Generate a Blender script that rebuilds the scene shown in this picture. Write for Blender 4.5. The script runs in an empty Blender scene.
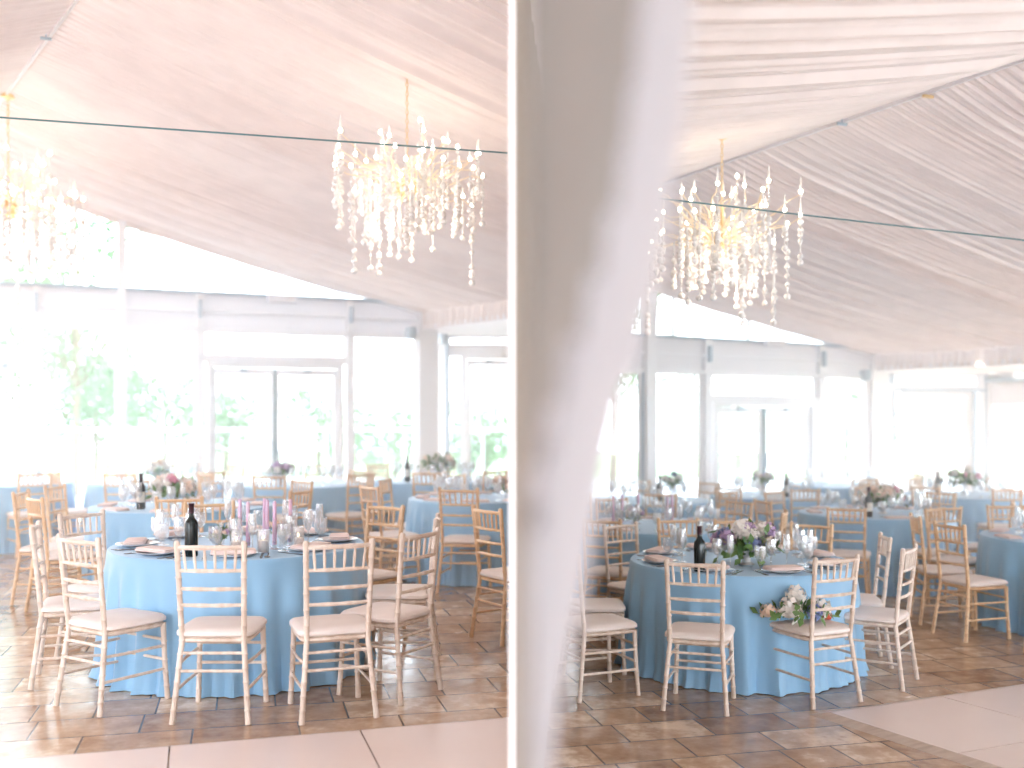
import bpy, bmesh, math, random
from mathutils import Vector, Matrix
random.seed(7)
SC = bpy.context.scene
COL = SC.collection
PI = math.pi
F = 1066.0; CX = 512.0; HY = 413.0; CZ = 1.595      # focal length in pixels, principal column, horizon row, eye height
FL = 0.0; FR = -0.24                                 # floor levels of the two bays

def at(x, y, Y): return Vector(((x-CX)/F*Y, Y, CZ-(y-HY)/F*Y))
def onfloor(x, y, zf): Y = F*(CZ-zf)/(y-HY); return Vector(((x-CX)/F*Y, Y, zf))

# ------------------------------------------------------------------ materials
def mat(name, col, rough=.5, metal=0, **kw):
    m = bpy.data.materials.new(name); m.use_nodes = True
    b = m.node_tree.nodes['Principled BSDF']
    b.inputs['Base Color'].default_value = (*col, 1); b.inputs['Roughness'].default_value = rough; b.inputs['Metallic'].default_value = metal
    for k, v in kw.items(): b.inputs[k.replace('_', ' ')].default_value = v
    return m
def noisy(name, c1, c2, rough=.5, scale=(8, 8, 8), detail=4, bump=0, **kw):
    m = mat(name, c1, rough, **kw); nt = m.node_tree; n = nt.nodes; l = nt.links; b = n['Principled BSDF']
    tc = n.new('ShaderNodeTexCoord'); mp = n.new('ShaderNodeMapping'); mp.inputs['Scale'].default_value = scale
    nz = n.new('ShaderNodeTexNoise'); nz.inputs['Scale'].default_value = 1; nz.inputs['Detail'].default_value = detail
    cr = n.new('ShaderNodeValToRGB'); cr.color_ramp.elements[0].position = .35; cr.color_ramp.elements[1].position = .65
    cr.color_ramp.elements[0].color = (*c1, 1); cr.color_ramp.elements[1].color = (*c2, 1)
    l.new(tc.outputs['Object'], mp.inputs['Vector']); l.new(mp.outputs[0], nz.inputs['Vector']); l.new(nz.outputs['Fac'], cr.inputs[0]); l.new(cr.outputs[0], b.inputs['Base Color'])
    if bump:
        bp = n.new('ShaderNodeBump'); bp.inputs['Strength'].default_value = bump; bp.inputs['Distance'].default_value = .01
        l.new(nz.outputs['Fac'], bp.inputs['Height']); l.new(bp.outputs[0], b.inputs['Normal'])
    return m
def cloth_mat(name, c1, c2, trans=.3, rough=.8, scale=(3, 3, 3), sheen=.2, tcol=None):
    m = noisy(name, c1, c2, rough, scale); nt = m.node_tree; n = nt.nodes; l = nt.links; b = n['Principled BSDF']
    b.inputs['Sheen Weight'].default_value = sheen
    if trans:
        t = n.new('ShaderNodeBsdfTranslucent'); t.inputs[0].default_value = (*(tcol or c2), 1)
        mx = n.new('ShaderNodeMixShader'); mx.inputs[0].default_value = trans
        l.new(b.outputs[0], mx.inputs[1]); l.new(t.outputs[0], mx.inputs[2]); l.new(mx.outputs[0], n['Material Output'].inputs[0])
    return m
def glass_mat(name, tint=(1, 1, 1), base=.04, edge=.75, rough=.02, haze=0):
    m = bpy.data.materials.new(name); m.use_nodes = True; nt = m.node_tree; n = nt.nodes; l = nt.links
    n.remove(n['Principled BSDF'])
    tr = n.new('ShaderNodeBsdfTransparent'); tr.inputs[0].default_value = (*tint, 1)
    gl = n.new('ShaderNodeBsdfGlossy'); gl.inputs[0].default_value = (1, 1, 1, 1); gl.inputs['Roughness'].default_value = rough
    lw = n.new('ShaderNodeLayerWeight'); lw.inputs[0].default_value = .25
    mr = n.new('ShaderNodeMapRange'); mr.inputs[3].default_value = base; mr.inputs[4].default_value = edge
    mx = n.new('ShaderNodeMixShader')
    l.new(lw.outputs['Facing'], mr.inputs[0]); l.new(mr.outputs[0], mx.inputs[0]); l.new(tr.outputs[0], mx.inputs[1]); l.new(gl.outputs[0], mx.inputs[2])
    out = mx.outputs[0]
    if haze:
        d = n.new('ShaderNodeBsdfDiffuse'); d.inputs[0].default_value = (1, 1, 1, 1); m2 = n.new('ShaderNodeMixShader'); m2.inputs[0].default_value = haze
        l.new(out, m2.inputs[1]); l.new(d.outputs[0], m2.inputs[2]); out = m2.outputs[0]
    l.new(out, n['Material Output'].inputs[0])
    return m
def emit(name, col, s):
    m = bpy.data.materials.new(name); m.use_nodes = True; b = m.node_tree.nodes['Principled BSDF']
    b.inputs['Base Color'].default_value = (*col, 1); b.inputs['Emission Color'].default_value = (*col, 1); b.inputs['Emission Strength'].default_value = s
    return m

def floor_mat():
    m = mat('travertine_tiles', (.3, .2, .14), .25); nt = m.node_tree; n = nt.nodes; l = nt.links; b = n['Principled BSDF']
    tc = n.new('ShaderNodeTexCoord'); mp = n.new('ShaderNodeMapping'); mp.inputs['Rotation'].default_value = (0, 0, math.radians(-14))
    l.new(tc.outputs['Object'], mp.inputs['Vector'])
    wz = n.new('ShaderNodeTexNoise'); wz.inputs['Scale'].default_value = 2.2; wz.inputs['Detail'].default_value = 3
    l.new(mp.outputs[0], wz.inputs['Vector'])
    br = n.new('ShaderNodeTexBrick'); br.inputs['Scale'].default_value = 1; br.inputs['Brick Width'].default_value = .52; br.inputs['Row Height'].default_value = .33
    br.inputs['Mortar Size'].default_value = .006; br.inputs['Mortar Smooth'].default_value = .3; br.inputs['Bias'].default_value = 0
    br.inputs['Color1'].default_value = (0, 0, 0, 1); br.inputs['Color2'].default_value = (1, 1, 1, 1); br.inputs['Mortar'].default_value = (.5, .5, .5, 1); br.offset = .5; br.squash = .6; br.squash_frequency = 3
    l.new(mp.outputs[0], br.inputs['Vector'])
    cr = n.new('ShaderNodeValToRGB'); e = cr.color_ramp.elements
    e[0].color = (.30, .17, .10, 1); e[1].color = (.80, .63, .46, 1); e[0].position = 0; e[1].position = 1
    k = cr.color_ramp.elements.new(.45); k.color = (.47, .305, .19, 1); k = cr.color_ramp.elements.new(.75); k.color = (.58, .41, .28, 1)
    add = n.new('ShaderNodeMath'); add.operation = 'MULTIPLY_ADD'; add.inputs[1].default_value = .75; l.new(br.outputs['Color'], add.inputs[0])
    nz = n.new('ShaderNodeTexNoise'); nz.inputs['Scale'].default_value = 7; nz.inputs['Detail'].default_value = 8; nz.inputs['Roughness'].default_value = .65
    l.new(mp.outputs[0], nz.inputs['Vector'])
    sc2 = n.new('ShaderNodeMapRange'); sc2.inputs[1].default_value = .3; sc2.inputs[2].default_value = .7; sc2.inputs[3].default_value = -.26; sc2.inputs[4].default_value = .48
    l.new(nz.outputs['Fac'], sc2.inputs[0]); l.new(sc2.outputs[0], add.inputs[2]); l.new(add.outputs[0], cr.inputs[0])
    mx = n.new('ShaderNodeMix'); mx.data_type = 'RGBA'; mx.inputs[7].default_value = (.12, .08, .055, 1)
    l.new(br.outputs['Fac'], mx.inputs[0]); l.new(cr.outputs[0], mx.inputs[6]); l.new(mx.outputs[2], b.inputs['Base Color'])
    rr = n.new('ShaderNodeMapRange'); rr.inputs[1].default_value = .3; rr.inputs[2].default_value = .7; rr.inputs[3].default_value = .08; rr.inputs[4].default_value = .28
    l.new(nz.outputs['Fac'], rr.inputs[0]); l.new(rr.outputs[0], b.inputs['Roughness'])
    b.inputs['Specular IOR Level'].default_value = .7
    sub = n.new('ShaderNodeMath'); sub.operation = 'MULTIPLY_ADD'; sub.inputs[1].default_value = -.8; l.new(br.outputs['Fac'], sub.inputs[0])
    ms = n.new('ShaderNodeMath'); ms.operation = 'MULTIPLY_ADD'; ms.inputs[1].default_value = .25; l.new(wz.outputs['Fac'], ms.inputs[0]); l.new(nz.outputs['Fac'], ms.inputs[2])
    m3 = n.new('ShaderNodeMath'); m3.operation = 'MULTIPLY'; m3.inputs[1].default_value = .35; l.new(ms.outputs[0], m3.inputs[0]); l.new(m3.outputs[0], sub.inputs[2])
    bp = n.new('ShaderNodeBump'); bp.inputs['Strength'].default_value = .35; bp.inputs['Distance'].default_value = .0022
    l.new(sub.outputs[0], bp.inputs['Height']); l.new(bp.outputs[0], b.inputs['Normal'])
    return m

M = dict(
    tile=floor_mat(),
    white=mat('white_paint', (.80, .80, .84), .45),
    frame=mat('white_aluminium', (.86, .87, .90), .35),
    blind=cloth_mat('white_pvc', (.80, .80, .82), (.84, .83, .85), .18, .5, (2, 2, 2), 0, (.85, .85, .9)),
    steel=mat('grey_steel', (.42, .52, .60), .4, .2),
    teal=mat('dark_seal', (.10, .22, .24), .5),
    liner=cloth_mat('pleated_liner', (.70, .62, .585), (.76, .675, .64), .035, tcol=(.8, .75, .78)),
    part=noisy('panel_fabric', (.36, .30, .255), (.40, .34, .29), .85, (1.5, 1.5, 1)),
    drape=cloth_mat('lit_drape', (.40, .385, .41), (.44, .425, .45), .12, tcol=(.80, .78, .84)),  # lit side of the white drape, light put into the colour
    shaded=noisy('shaded_drape', (.22, .20, .185), (.25, .235, .22), .8, (3, 3, 3)),  # shaded side of the same white drape, shade put into the colour
    pane=glass_mat('window_glass', (.97, .99, 1), .02, .5, .0),
    glass=glass_mat('drinking_glass', (.97, .98, .99), .10, .95, .03, .10),
    crystal=glass_mat('crystal', (1, .99, .97), .30, 1.0, .12, .68),
    gold=mat('gilt_metal', (.80, .62, .36), .35, .8),
    goldrod=mat('pale_gilt', (.90, .78, .60), .35, .6),
    bulb=emit('warm_bulb', (1, .88, .70), 16),
    blue=cloth_mat('blue_cloth', (.26, .49, .72), (.29, .53, .76), .0, .55, (2, 2, 2), .35),
    cushion=noisy('cream_cushion', (.80, .72, .68), (.84, .77, .73), .8, (5, 5, 5)),
    limed=noisy('limewashed_beech', (.66, .53, .44), (.84, .74, .66), .5, (22, 22, 6), 6),
    natural=noisy('natural_beech', (.70, .46, .27), (.82, .60, .39), .45, (22, 22, 6), 6),
    deck=noisy('dance_floor', (.78, .66, .61), (.82, .71, .66), .22, (1, 1, 1)),
    seam=mat('seam', (.35, .27, .23), .5),
    ramp=noisy('wood_ramp', (.50, .40, .33), (.62, .52, .44), .4, (6, 30, 4)),
    napkin=noisy('blush_napkin', (.80, .66, .64), (.85, .73, .70), .8, (9, 9, 9)),
    china=mat('china', (.82, .80, .80), .15),
    cutlery=mat('dark_cutlery', (.20, .20, .22), .22, .9),
    bottle=mat('dark_glass', (.010, .018, .02), .08), foil=mat('foil', (.05, .02, .03), .35, .5), paper=mat('paper_label', (.80, .76, .68), .7),
    lilac=mat('lilac_wax', (.74, .55, .72), .4, 0, Subsurface_Weight=.2), wax=mat('ivory_wax', (.86, .76, .70), .4), flame=emit('flame', (1, .75, .4), 8),
    wfl=noisy('white_petal', (.86, .83, .80), (.92, .88, .82), .6, (30, 30, 30)),
    lfl=noisy('lilac_petal', (.46, .32, .56), (.62, .46, .68), .6, (30, 30, 30)),
    bfl=noisy('blue_petal', (.16, .23, .50), (.34, .40, .66), .6, (40, 40, 40)),
    pfl=noisy('peach_petal', (.88, .66, .54), (.92, .78, .66), .6, (30, 30, 30)),
    kfl=noisy('pink_petal', (.66, .22, .34), (.80, .40, .48), .6, (30, 30, 30)),
    leaf=noisy('green_leaf', (.06, .15, .05), (.18, .30, .09), .5, (12, 12, 12)), stem=mat('stem', (.16, .28, .08), .6),
    ribbon=mat('red_ribbon', (.62, .10, .05), .5),
    tree=noisy('tree_leaves', (.10, .20, .10), (.20, .32, .16), .8, (.6, .6, .6)), bark=mat('bark', (.2, .15, .1), .9),
    stone=noisy('pale_terrace', (.55, .56, .56), (.66, .66, .65), .7, (.8, .8, .8)), lawn=noisy('meadow', (.22, .34, .16), (.34, .44, .24), .9, (.1, .1, .1)),
    black=mat('black_plastic', (.03, .035, .04), .4),
    teal_cloth=mat('teal_cloth', (.10, .42, .46), .8),
    lamp=emit('downlight', (1, .93, .82), 10),
)

# ------------------------------------------------------------------ mesh building
class MB:
    def __init__(s): s.v = []; s.f = []; s.mi = []; s.cur = 0
    def add(s, vs, fs):
        o = len(s.v); s.v += [tuple(p) for p in vs]; s.f += [tuple(o+i for i in f) for f in fs]; s.mi += [s.cur]*len(fs); return s
    def box(s, c, d, rz=0, rx=0):
        R = Matrix.Rotation(rz, 3, 'Z') @ Matrix.Rotation(rx, 3, 'X'); c = Vector(c)
        vs = [c + R @ Vector((x*d[0]/2, y*d[1]/2, z*d[2]/2)) for x in (-1, 1) for y in (-1, 1) for z in (-1, 1)]
        return s.add(vs, [(0, 1, 3, 2), (4, 6, 7, 5), (0, 4, 5, 1), (2, 3, 7, 6), (0, 2, 6, 4), (1, 5, 7, 3)])
    def prism(s, pts, off):
        off = Vector(off); n = len(pts); vs = [Vector(p) for p in pts]; vs += [p+off for p in vs]
        return s.add(vs, [tuple(range(n))[::-1], tuple(range(n, 2*n))] + [(i, (i+1) % n, n+(i+1) % n, n+i) for i in range(n)])
    def tube(s, path, rad, n=8, cap=True):
        path = [Vector(p) for p in path]; vs = []; fs = []; up = None
        if not hasattr(rad, '__len__'): rad = [rad]*len(path)
        for i, p in enumerate(path):
            t = (path[min(i+1, len(path)-1)]-path[max(i-1, 0)]).normalized()
            if up is None: up = Vector((0, 1, 0)) if abs(t.z) > .8 else Vector((0, 0, 1))
            a = t.cross(up)
            if a.length < 1e-4: a = t.cross(Vector((1, 0, 0)))
            a.normalize(); b = a.cross(t).normalized(); up = b
            for k in range(n):
                th = 2*PI*k/n; vs.append(p + (a*math.cos(th)+b*math.sin(th))*rad[i])
        for i in range(len(path)-1):
            for k in range(n): fs.append((i*n+k, i*n+(k+1) % n, (i+1)*n+(k+1) % n, (i+1)*n+k))
        if cap: fs += [tuple(range(n))[::-1], tuple(range(len(vs)-n, len(vs)))]
        return s.add(vs, fs)
    def lathe(s, prof, c=(0, 0, 0), n=16):
        c = Vector(c); vs = []; fs = []
        for r, z in prof:
            for k in range(n): vs.append(c + Vector((r*math.cos(2*PI*k/n), r*math.sin(2*PI*k/n), z)))
        for i in range(len(prof)-1):
            for k in range(n): fs.append((i*n+k, i*n+(k+1) % n, (i+1)*n+(k+1) % n, (i+1)*n+k))
        if prof[0][0] > 1e-5: fs.append(tuple(range(n))[::-1])
        if prof[-1][0] > 1e-5: fs.append(tuple(range(len(vs)-n, len(vs))))
        return s.add(vs, fs)
    def ball(s, c, r, n=8, m=5, sz=1):
        return s.lathe([(max(r*math.sin(PI*i/m), 1e-4 if i in (0, m) else 0), -r*sz*math.cos(PI*i/m)) for i in range(m+1)], c, n)
    def build(s, name, m, parent=None, smooth=True, loc=None):
        me = bpy.data.meshes.new(name); me.from_pydata(s.v, [], s.f)
        for q in (m if isinstance(m, (list, tuple)) else [m]): me.materials.append(q)
        me.polygons.foreach_set('material_index', s.mi)
        bm = bmesh.new(); bm.from_mesh(me); bmesh.ops.recalc_face_normals(bm, faces=bm.faces) if s.f and not getattr(s, 'keep', 0) else None; bm.to_mesh(me); bm.free()
        if smooth:
            me.polygons.foreach_set('use_smooth', [True]*len(me.polygons)); me.set_sharp_from_angle(angle=.75)
        me.update()
        o = bpy.data.objects.new(name, me); COL.objects.link(o)
        if parent: o.parent = parent
        if loc is not None: o.location = loc
        return o
def tag(o, label, cat, group=None, kind=None):
    o['label'] = label; o['category'] = cat
    if group: o['group'] = group
    if kind: o['kind'] = kind
    return o
def empty(name, loc=(0, 0, 0), rz=0):
    o = bpy.data.objects.new(name, None); o.empty_display_size = .1; COL.objects.link(o); o.location = loc; o.rotation_euler = (0, 0, rz); return o
def struct(o, label=None, cat=None):
    o['kind'] = 'structure'
    if label: o['label'] = label
    if cat: o['category'] = cat
    return o
KIDS = {}
def kids(o): return KIDS.get(o.name) or KIDS.setdefault(o.name, list(o.children))
def copy_tree(o, loc, rz=0, parent=None):
    c = o.copy(); COL.objects.link(c)
    if parent is None: c.location = loc; c.rotation_euler = (0, 0, rz)
    else: c.parent = parent
    for ch in kids(o): copy_tree(ch, None, 0, c)
    return c
class Proto:                                   # the first placement moves the original itself, the later ones copy it
    def __init__(s, o): s.o = o; s.used = False; kids(o); [kids(c) for c in kids(o)]
    def put(s, loc, rz=0):
        if not s.used:
            s.used = True; s.o.location = loc; s.o.rotation_euler = (0, 0, rz); return s.o
        return copy_tree(s.o, loc, rz)
    def drop(s):
        if not s.used:
            for c in list(s.o.children): bpy.data.objects.remove(c)
            bpy.data.objects.remove(s.o)

def clip(o, planes):
    bm = bmesh.new(); bm.from_mesh(o.data)
    for co, no in planes:                      # everything on the side the normal points to is cut away
        bmesh.ops.bisect_plane(bm, geom=bm.verts[:]+bm.edges[:]+bm.faces[:], plane_co=co, plane_no=no, clear_outer=True)
    bm.to_mesh(o.data); bm.free(); o.data.update()

# ------------------------------------------------------------------ the dividing wall between the two bays
PS = .0625                                     # it runs a little to the right going away
def pxr(Y): return .0084+PS*(Y-3)              # its right face
def pxl(Y): return -.0084+PS*(Y-3)
PN = Vector((1, -PS, 0)).normalized()
PCO_R = Vector((pxr(3)-.004, 3, 0)); PCO_L = Vector((pxl(3)+.004, 3, 0))
pw = MB(); pw.prism([(pxl(3), 3, -.3), (pxr(3), 3, -.3), (pxr(21), 21, -.3), (pxl(21), 21, -.3)], (0, 0, 5.1))
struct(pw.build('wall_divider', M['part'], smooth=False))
tp = MB(); tp.box((0, 2.995, 2.25), (.0168, .012, 5.1)); struct(tp.build('trim_1', mat('white_gloss', (.95, .95, .97), .3), smooth=False))

# ------------------------------------------------------------------ floors
def slab(name, x0, x1, y0, y1, z, m, planes, th=.3):
    b = MB(); b.prism([(x0, y0, z), (x1, y0, z), (x1, y1, z), (x0, y1, z)], (0, 0, -th)); o = b.build(name, m, smooth=False)
    clip(o, planes)
    bm = bmesh.new(); bm.from_mesh(o.data); bmesh.ops.holes_fill(bm, edges=bm.edges[:]); bm.to_mesh(o.data); bm.free()
    return o
struct(slab('floor', -14, 6, -3, 18.2, FL, M['tile'], [(PCO_L, PN)]), 'brown travertine tiled floor of the left bay', 'floor')
struct(slab('floor', -4, 16, -3, 22, FR, M['tile'], [(PCO_R, -PN)]), 'brown travertine tiled floor of the right bay', 'floor')

# ------------------------------------------------------------------ bay shell
def bay(side, s_of_x, apex_px, ridge_px, eave_px, pleat_ratio, seedn):
    def WP(x, y):
        Y = F/s_of_x(x); return at(x, y, Y)
    A = WP(*apex_px); h = A.z-CZ
    Y2 = F*h/(HY-ridge_px[1]); B = Vector(((ridge_px[0]-CX)/F*Y2, Y2, A.z))
    rd = (B-A).normalized()                    # towards the camera
    nr = Vector((-rd.y, rd.x, 0))              # horizontal, to the right slope
    if nr.x < 0: nr = -nr
    E = WP(*eave_px); dist = (E-A).dot(nr); drop = (A.z-E.z)/dist
    w0 = WP(300 if side == 'left' else 700, 300); w1 = WP(400 if side == 'left' else 800, 300)
    wd = (w1-w0); wd.z = 0; wd.normalize(); wn = Vector((-wd.y, wd.x, 0))          # wall normal, away from camera
    if wn.y < 0: wn = -wn
    rnd = random.Random(seedn)
    ph = [rnd.uniform(0, 6.28) for _ in range(12)]
    def pleat(v, t):
        w = v + .05*math.sin(v*3.1+ph[0]) + .03*math.sin(v*7.7+ph[1]+t*.15)
        a = .55+.45*math.sin(v*1.9+ph[2]+t*.1)
        q = (w/.125) % 1.0; q2 = (w/.31+.3*math.sin(v*1.3)) % 1.0
        h = .050*a*(q/.78 if q < .78 else (1-q)/.22) + .050*(q2/.85 if q2 < .85 else (1-q2)/.15)*(.4+.6*math.sin(v*.9+ph[5])) + .008*math.sin(w*2*PI/.061+ph[3])
        h += .022*(1-abs(math.sin(w*PI/.9+ph[6])))**3
        return -h*(1.25-.45*min(t/6, 1))
    def slope(name, sgn, ratio, tmax, v0, v1, label):
        # direction lying in the slope, along which the pleats run
        d = Vector((ratio, 1, 0))*sgn if sgn > 0 else Vector((-ratio, -1, 0))
        perp = abs(d.dot(nr)); d /= perp; u = Vector((d.x, d.y, -drop))
        nv = int((v1-v0)/.0095); nt = 14; vs = []; fs = []
        for i in range(nv+1):
            v = v0+(v1-v0)*i/nv
            for j in range(nt+1):
                t = tmax*j/nt
                sag = -.10*math.sin(PI*min(1, t/tmax))
                p = A+rd*v+u*t; p.z += pleat(v, t)*min(1, .1+t*1.5)+sag; vs.append(p)
        for i in range(nv):
            for j in range(nt): fs.append((i*(nt+1)+j, (i+1)*(nt+1)+j, (i+1)*(nt+1)+j+1, i*(nt+1)+j+1))
        m = MB(); m.keep = 1; m.add(vs, fs); o = m.build(name, M['liner'])
        for p in o.data.polygons: p.use_smooth = True
        clip(o, [(PCO_L, PN) if side == 'left' else (PCO_R, -PN), (w0+wn*.02, wn)])
        struct(o, label, 'ceiling'); return o
    slope('ceiling', 1, pleat_ratio, dist, -14, 22, 'pleated fabric ceiling slope facing the windows, %s bay' % side)
    slope('ceiling', -1, nr.x/nr.y, dist, -10, 22, 'pleated fabric ceiling slope over the ridge, %s bay' % side)
    rb = MB(); 
    for v in [0]: rb.prism([A-nr*.012, A+nr*.012, A+rd*20+nr*.012, A+rd*20-nr*.012], (0, 0, -.03))
    o = rb.build('trim_2' if side == 'left' else 'trim_3', M['white'], smooth=False); clip(o, [(PCO_L, PN) if side == 'left' else (PCO_R, -PN), (w0+wn*.02, wn)]); struct(o)
    # valance along the eave
    vb = MB(); vb.keep = 1; L = 9.0; nv = int(L/.02); vs = []; fs = []
    for i in range(nv+1):
        v = L*i/nv; off = .018*math.sin(v*2*PI/.14)+.01*math.sin(v*2*PI/.083+1)
        for j, z in enumerate((.05, -.02, -.14, -.28)): vs.append(E+rd*v+nr*(off*(1 if j else .3))+Vector((0, 0, z)))
    for i in range(nv):
        for j in range(3): fs.append((i*4+j, (i+1)*4+j, (i+1)*4+j+1, i*4+j+1))
    vb.add(vs, fs); o = vb.build('valance', M['liner']); clip(o, [(PCO_L, PN) if side == 'left' else (PCO_R, -PN)])
    o.name = 'trim_4' if side == 'left' else 'trim_5'; struct(o)
    for p in o.data.polygons: p.use_smooth = True
    return dict(WP=WP, A=A, rd=rd, nr=nr, E=E, dist=dist, drop=drop, w0=w0, wd=wd, wn=wn, side=side)

BL = bay('left', lambda x: 77-.0282*x, (-44, 160), (75, 0), (420, 311), 1.874, 3)
BR = bay('right', lambda x: 68-(11/222)*(x-650), (502, 237), (1024, 57), (872, 354), 1.57, 5)
def ceil_z(B, X, Y):
    p = Vector((X, Y, 0))-B['A']; return B['A'].z-abs(p.dot(B['nr']))*B['drop']
def ceil_hit(B, x, y):
    lo, hi = 1.0, 20.0
    f = lambda Y: at(x, y, Y).z-ceil_z(B, at(x, y, Y).x, Y)
    for _ in range(60):
        mid = (lo+hi)/2
        if f(mid) < 0: lo = mid
        else: hi = mid
    return at(x, y, lo)

# wall pieces drawn as pixel rectangles, standing in the wall plane
def wbox(mb, B, x0, y0, x1, y1, th=.10, dy=0, WP=None, wn=None):
    WP = WP or B['WP']; n = (wn or B['wn'])
    p = [WP(x0, y0), WP(x1, y0), WP(x1, y1), WP(x0, y1)]
    zt = (p[0].z+p[1].z)/2 if abs(p[0].z-p[1].z) < .12 else None
    mb.prism([q - n*(th/2) + n*dy for q in p], n*th)
def hline(B, x, z):                            # pixel row of height z on the wall at column x
    Y = B['WP'](x, HY).y; return HY-(z-CZ)*F/Y
def zrow(B, x, y): return B['WP'](x, y).z
def wrect(mb, B, x0, x1, z0, z1, th=.10, dy=0):
    a = B['WP'](x0, HY); b = B['WP'](x1, HY); n = B['wn']; o = n*(dy-th/2)
    mb.prism([Vector((a.x, a.y, z0))+o, Vector((b.x, b.y, z0))+o, Vector((b.x, b.y, z1))+o, Vector((a.x, a.y, z1))+o], n*th)
WN = [0]; DN = [0]
def window(B, x0, x1, z0, z1, fr=2.0, rail=None, dy=0):
    WN[0] += 1; w = empty('window_%d' % WN[0]); struct(w)
    m = MB(); e = .045
    wrect(m, B, x0, x0+fr, z0, z1, .06, dy); wrect(m, B, x1-fr, x1, z0, z1, .06, dy); wrect(m, B, x0+fr, x1-fr, z0, z0+e, .06, dy); wrect(m, B, x0+fr, x1-fr, z1-e, z1, .06, dy)
    if rail: wrect(m, B, x0+fr, x1-fr, rail-.02, rail+.02, .06, dy)
    m.build('frame', M['frame'], w, smooth=False)
    p = MB(); wrect(p, B, x0+fr, x1-fr, z0+e, z1-e, .008, dy); p.build('pane', M['pane'], w, smooth=False)
    return w
def door(B, x0, x1, z0, z1, stile, leaves=2, dark=True, floorz=0):
    DN[0] += 1; d = empty('door_%d' % DN[0]); struct(d)
    m = MB(); j = stile
    wrect(m, B, x0, x0+j, z0, z1, .12); wrect(m, B, x1-j, x1, z0, z1, .12); wrect(m, B, x0+j, x1-j, z1-.09, z1, .12)
    m.build('door_frame', M['frame'], d, smooth=False)
    wd = (x1-x0-2*j)/leaves
    for k in range(leaves):
        a = x0+j+wd*k; b = a+wd; m = MB(); g = stile*.95
        wrect(m, B, a+.3, a+g, z0, z1-.10, .05); wrect(m, B, b-g, b-.3, z0, z1-.10, .05)
        wrect(m, B, a+g, b-g, z0, z0+.22, .05); wrect(m, B, a+g, b-g, z1-.19, z1-.10, .05)
        lf = m.build('door_leaf', M['frame'], d, smooth=False)
        p = MB(); wrect(p, B, a+g, b-g, z0+.22, z1-.19, .008); p.build('pane', M['pane'], lf, smooth=False)
        hx = (b-g*.6) if k == 0 else (a+g*.4)
        hh = MB(); wrect(hh, B, hx-.5, hx+.5, floorz+.95, floorz+1.2, .03, -.06); hh.build('door_handle', M['steel'], lf, smooth=False)
        cl = MB(); cx = (a+b)/2; wrect(cl, B, cx-3, cx+3, z1-.15, z1-.10, .05, -.06); cl.build('door_closer', M['steel'], lf, smooth=False)
    if dark:
        m = MB(); xm = x0+j+wd
        wrect(m, B, xm-.9, xm+.9, z0, z1-.1, .07, -.01); m.build('seal', M['teal'], d, smooth=False)
        m = MB(); wrect(m, B, x0+j-.5, x0+j+.5, z0, z1-.1, .07, -.01); m.build('seal', M['teal'], d, smooth=False)
    return d
def pbar(mb, B, x0, x1, z0, z1, th=.12, dy=0): wrect(mb, B, x0, x1, z0, z1, th, dy)

# ---- left bay window wall
B = BL
zb = zrow(B, 275, 297); zh0 = zrow(B, 275, 332); zt0 = zrow(B, 275, 362); zt1 = zh0
w = MB()
bb = MB(); pbar(bb, B, -160, 420, zh0, zb-.01, .012); struct(bb.build('trim_20', M['blind'], smooth=False))
for x0, x1 in ((33, 41), (196, 203), (346, 352), (-70, -62)): pbar(w, B, x0, x1, 0, zb, .16)
pbar(w, B, 417, 436, 0, zb, .30, .05)
pbar(w, B, 203, 346, zt0-.02, zt0+.05, .12); pbar(w, B, -62, 33, zt0-.02, zt0+.05, .12)
struct(w.build('wall_back_left', M['frame'], smooth=False))
t = MB(); pbar(t, B, -160, 424, zb-.01, zb+.03, .16); struct(t.build('trim_6', M['steel'], smooth=False))
t = MB(); pbar(t, B, -160, 420, zh0+.24, zh0+.27, .13, -.01); pbar(t, B, -160, 420, zh0-.03, zh0+.03, .14, -.01); struct(t.build('trim_7', M['frame'], smooth=False))
t = MB()
for x in (36, 199, 349): pbar(t, B, x-1.4, x+1.4, zb-.35, zb-.1, .24, -.02)
struct(t.build('trim_8', M['steel'], smooth=False))
window(B, -62, 33, zt0+.05, zh0); window(B, 203, 346, zt0+.05, zh0)
window(B, 41, 117, .06, zh0, 2); window(B, 125, 196, .06, zh0, 2); window(B, 352, 417, .06, zh0, 2)
door(B, 207, 342, 0, zt0, 4.4); door(B, -60, 29, 0, zt0, 4.4)
# tall pole up to the roof and gable glazing
def gable_z(B, x):
    p = B['WP'](x, HY); return ceil_z(B, p.x, p.y)-.06
pz = MB(); pbar(pz, B, 117, 125, 0, gable_z(B, 121)+.1, .18, -.05); struct(pz.build('trim_9', M['frame'], smooth=False))
def gable(B, xs, n):
    for a, b in zip(xs[:-1], xs[1:]):
        WN[0] += 1; wo = empty('window_%d' % WN[0]); struct(wo)
        za, zb_ = gable_z(B, a), gable_z(B, b); base = n
        A_ = B['WP'](a, HY); B_ = B['WP'](b, HY); nn = B['wn']
        p = MB(); p.prism([Vector((A_.x, A_.y, base)), Vector((B_.x, B_.y, base)), Vector((B_.x, B_.y, max(zb_, base+.01))), Vector((A_.x, A_.y, za))], nn*.008); p.build('pane', M['pane'], wo, smooth=False)
        f = MB(); pbar(f, B, a-.8, a+.8, base, za, .06); f.build('frame', M['frame'], wo, smooth=False)
gable(B, [-44, 60, 159, 250, 372], zb+.03)
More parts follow.
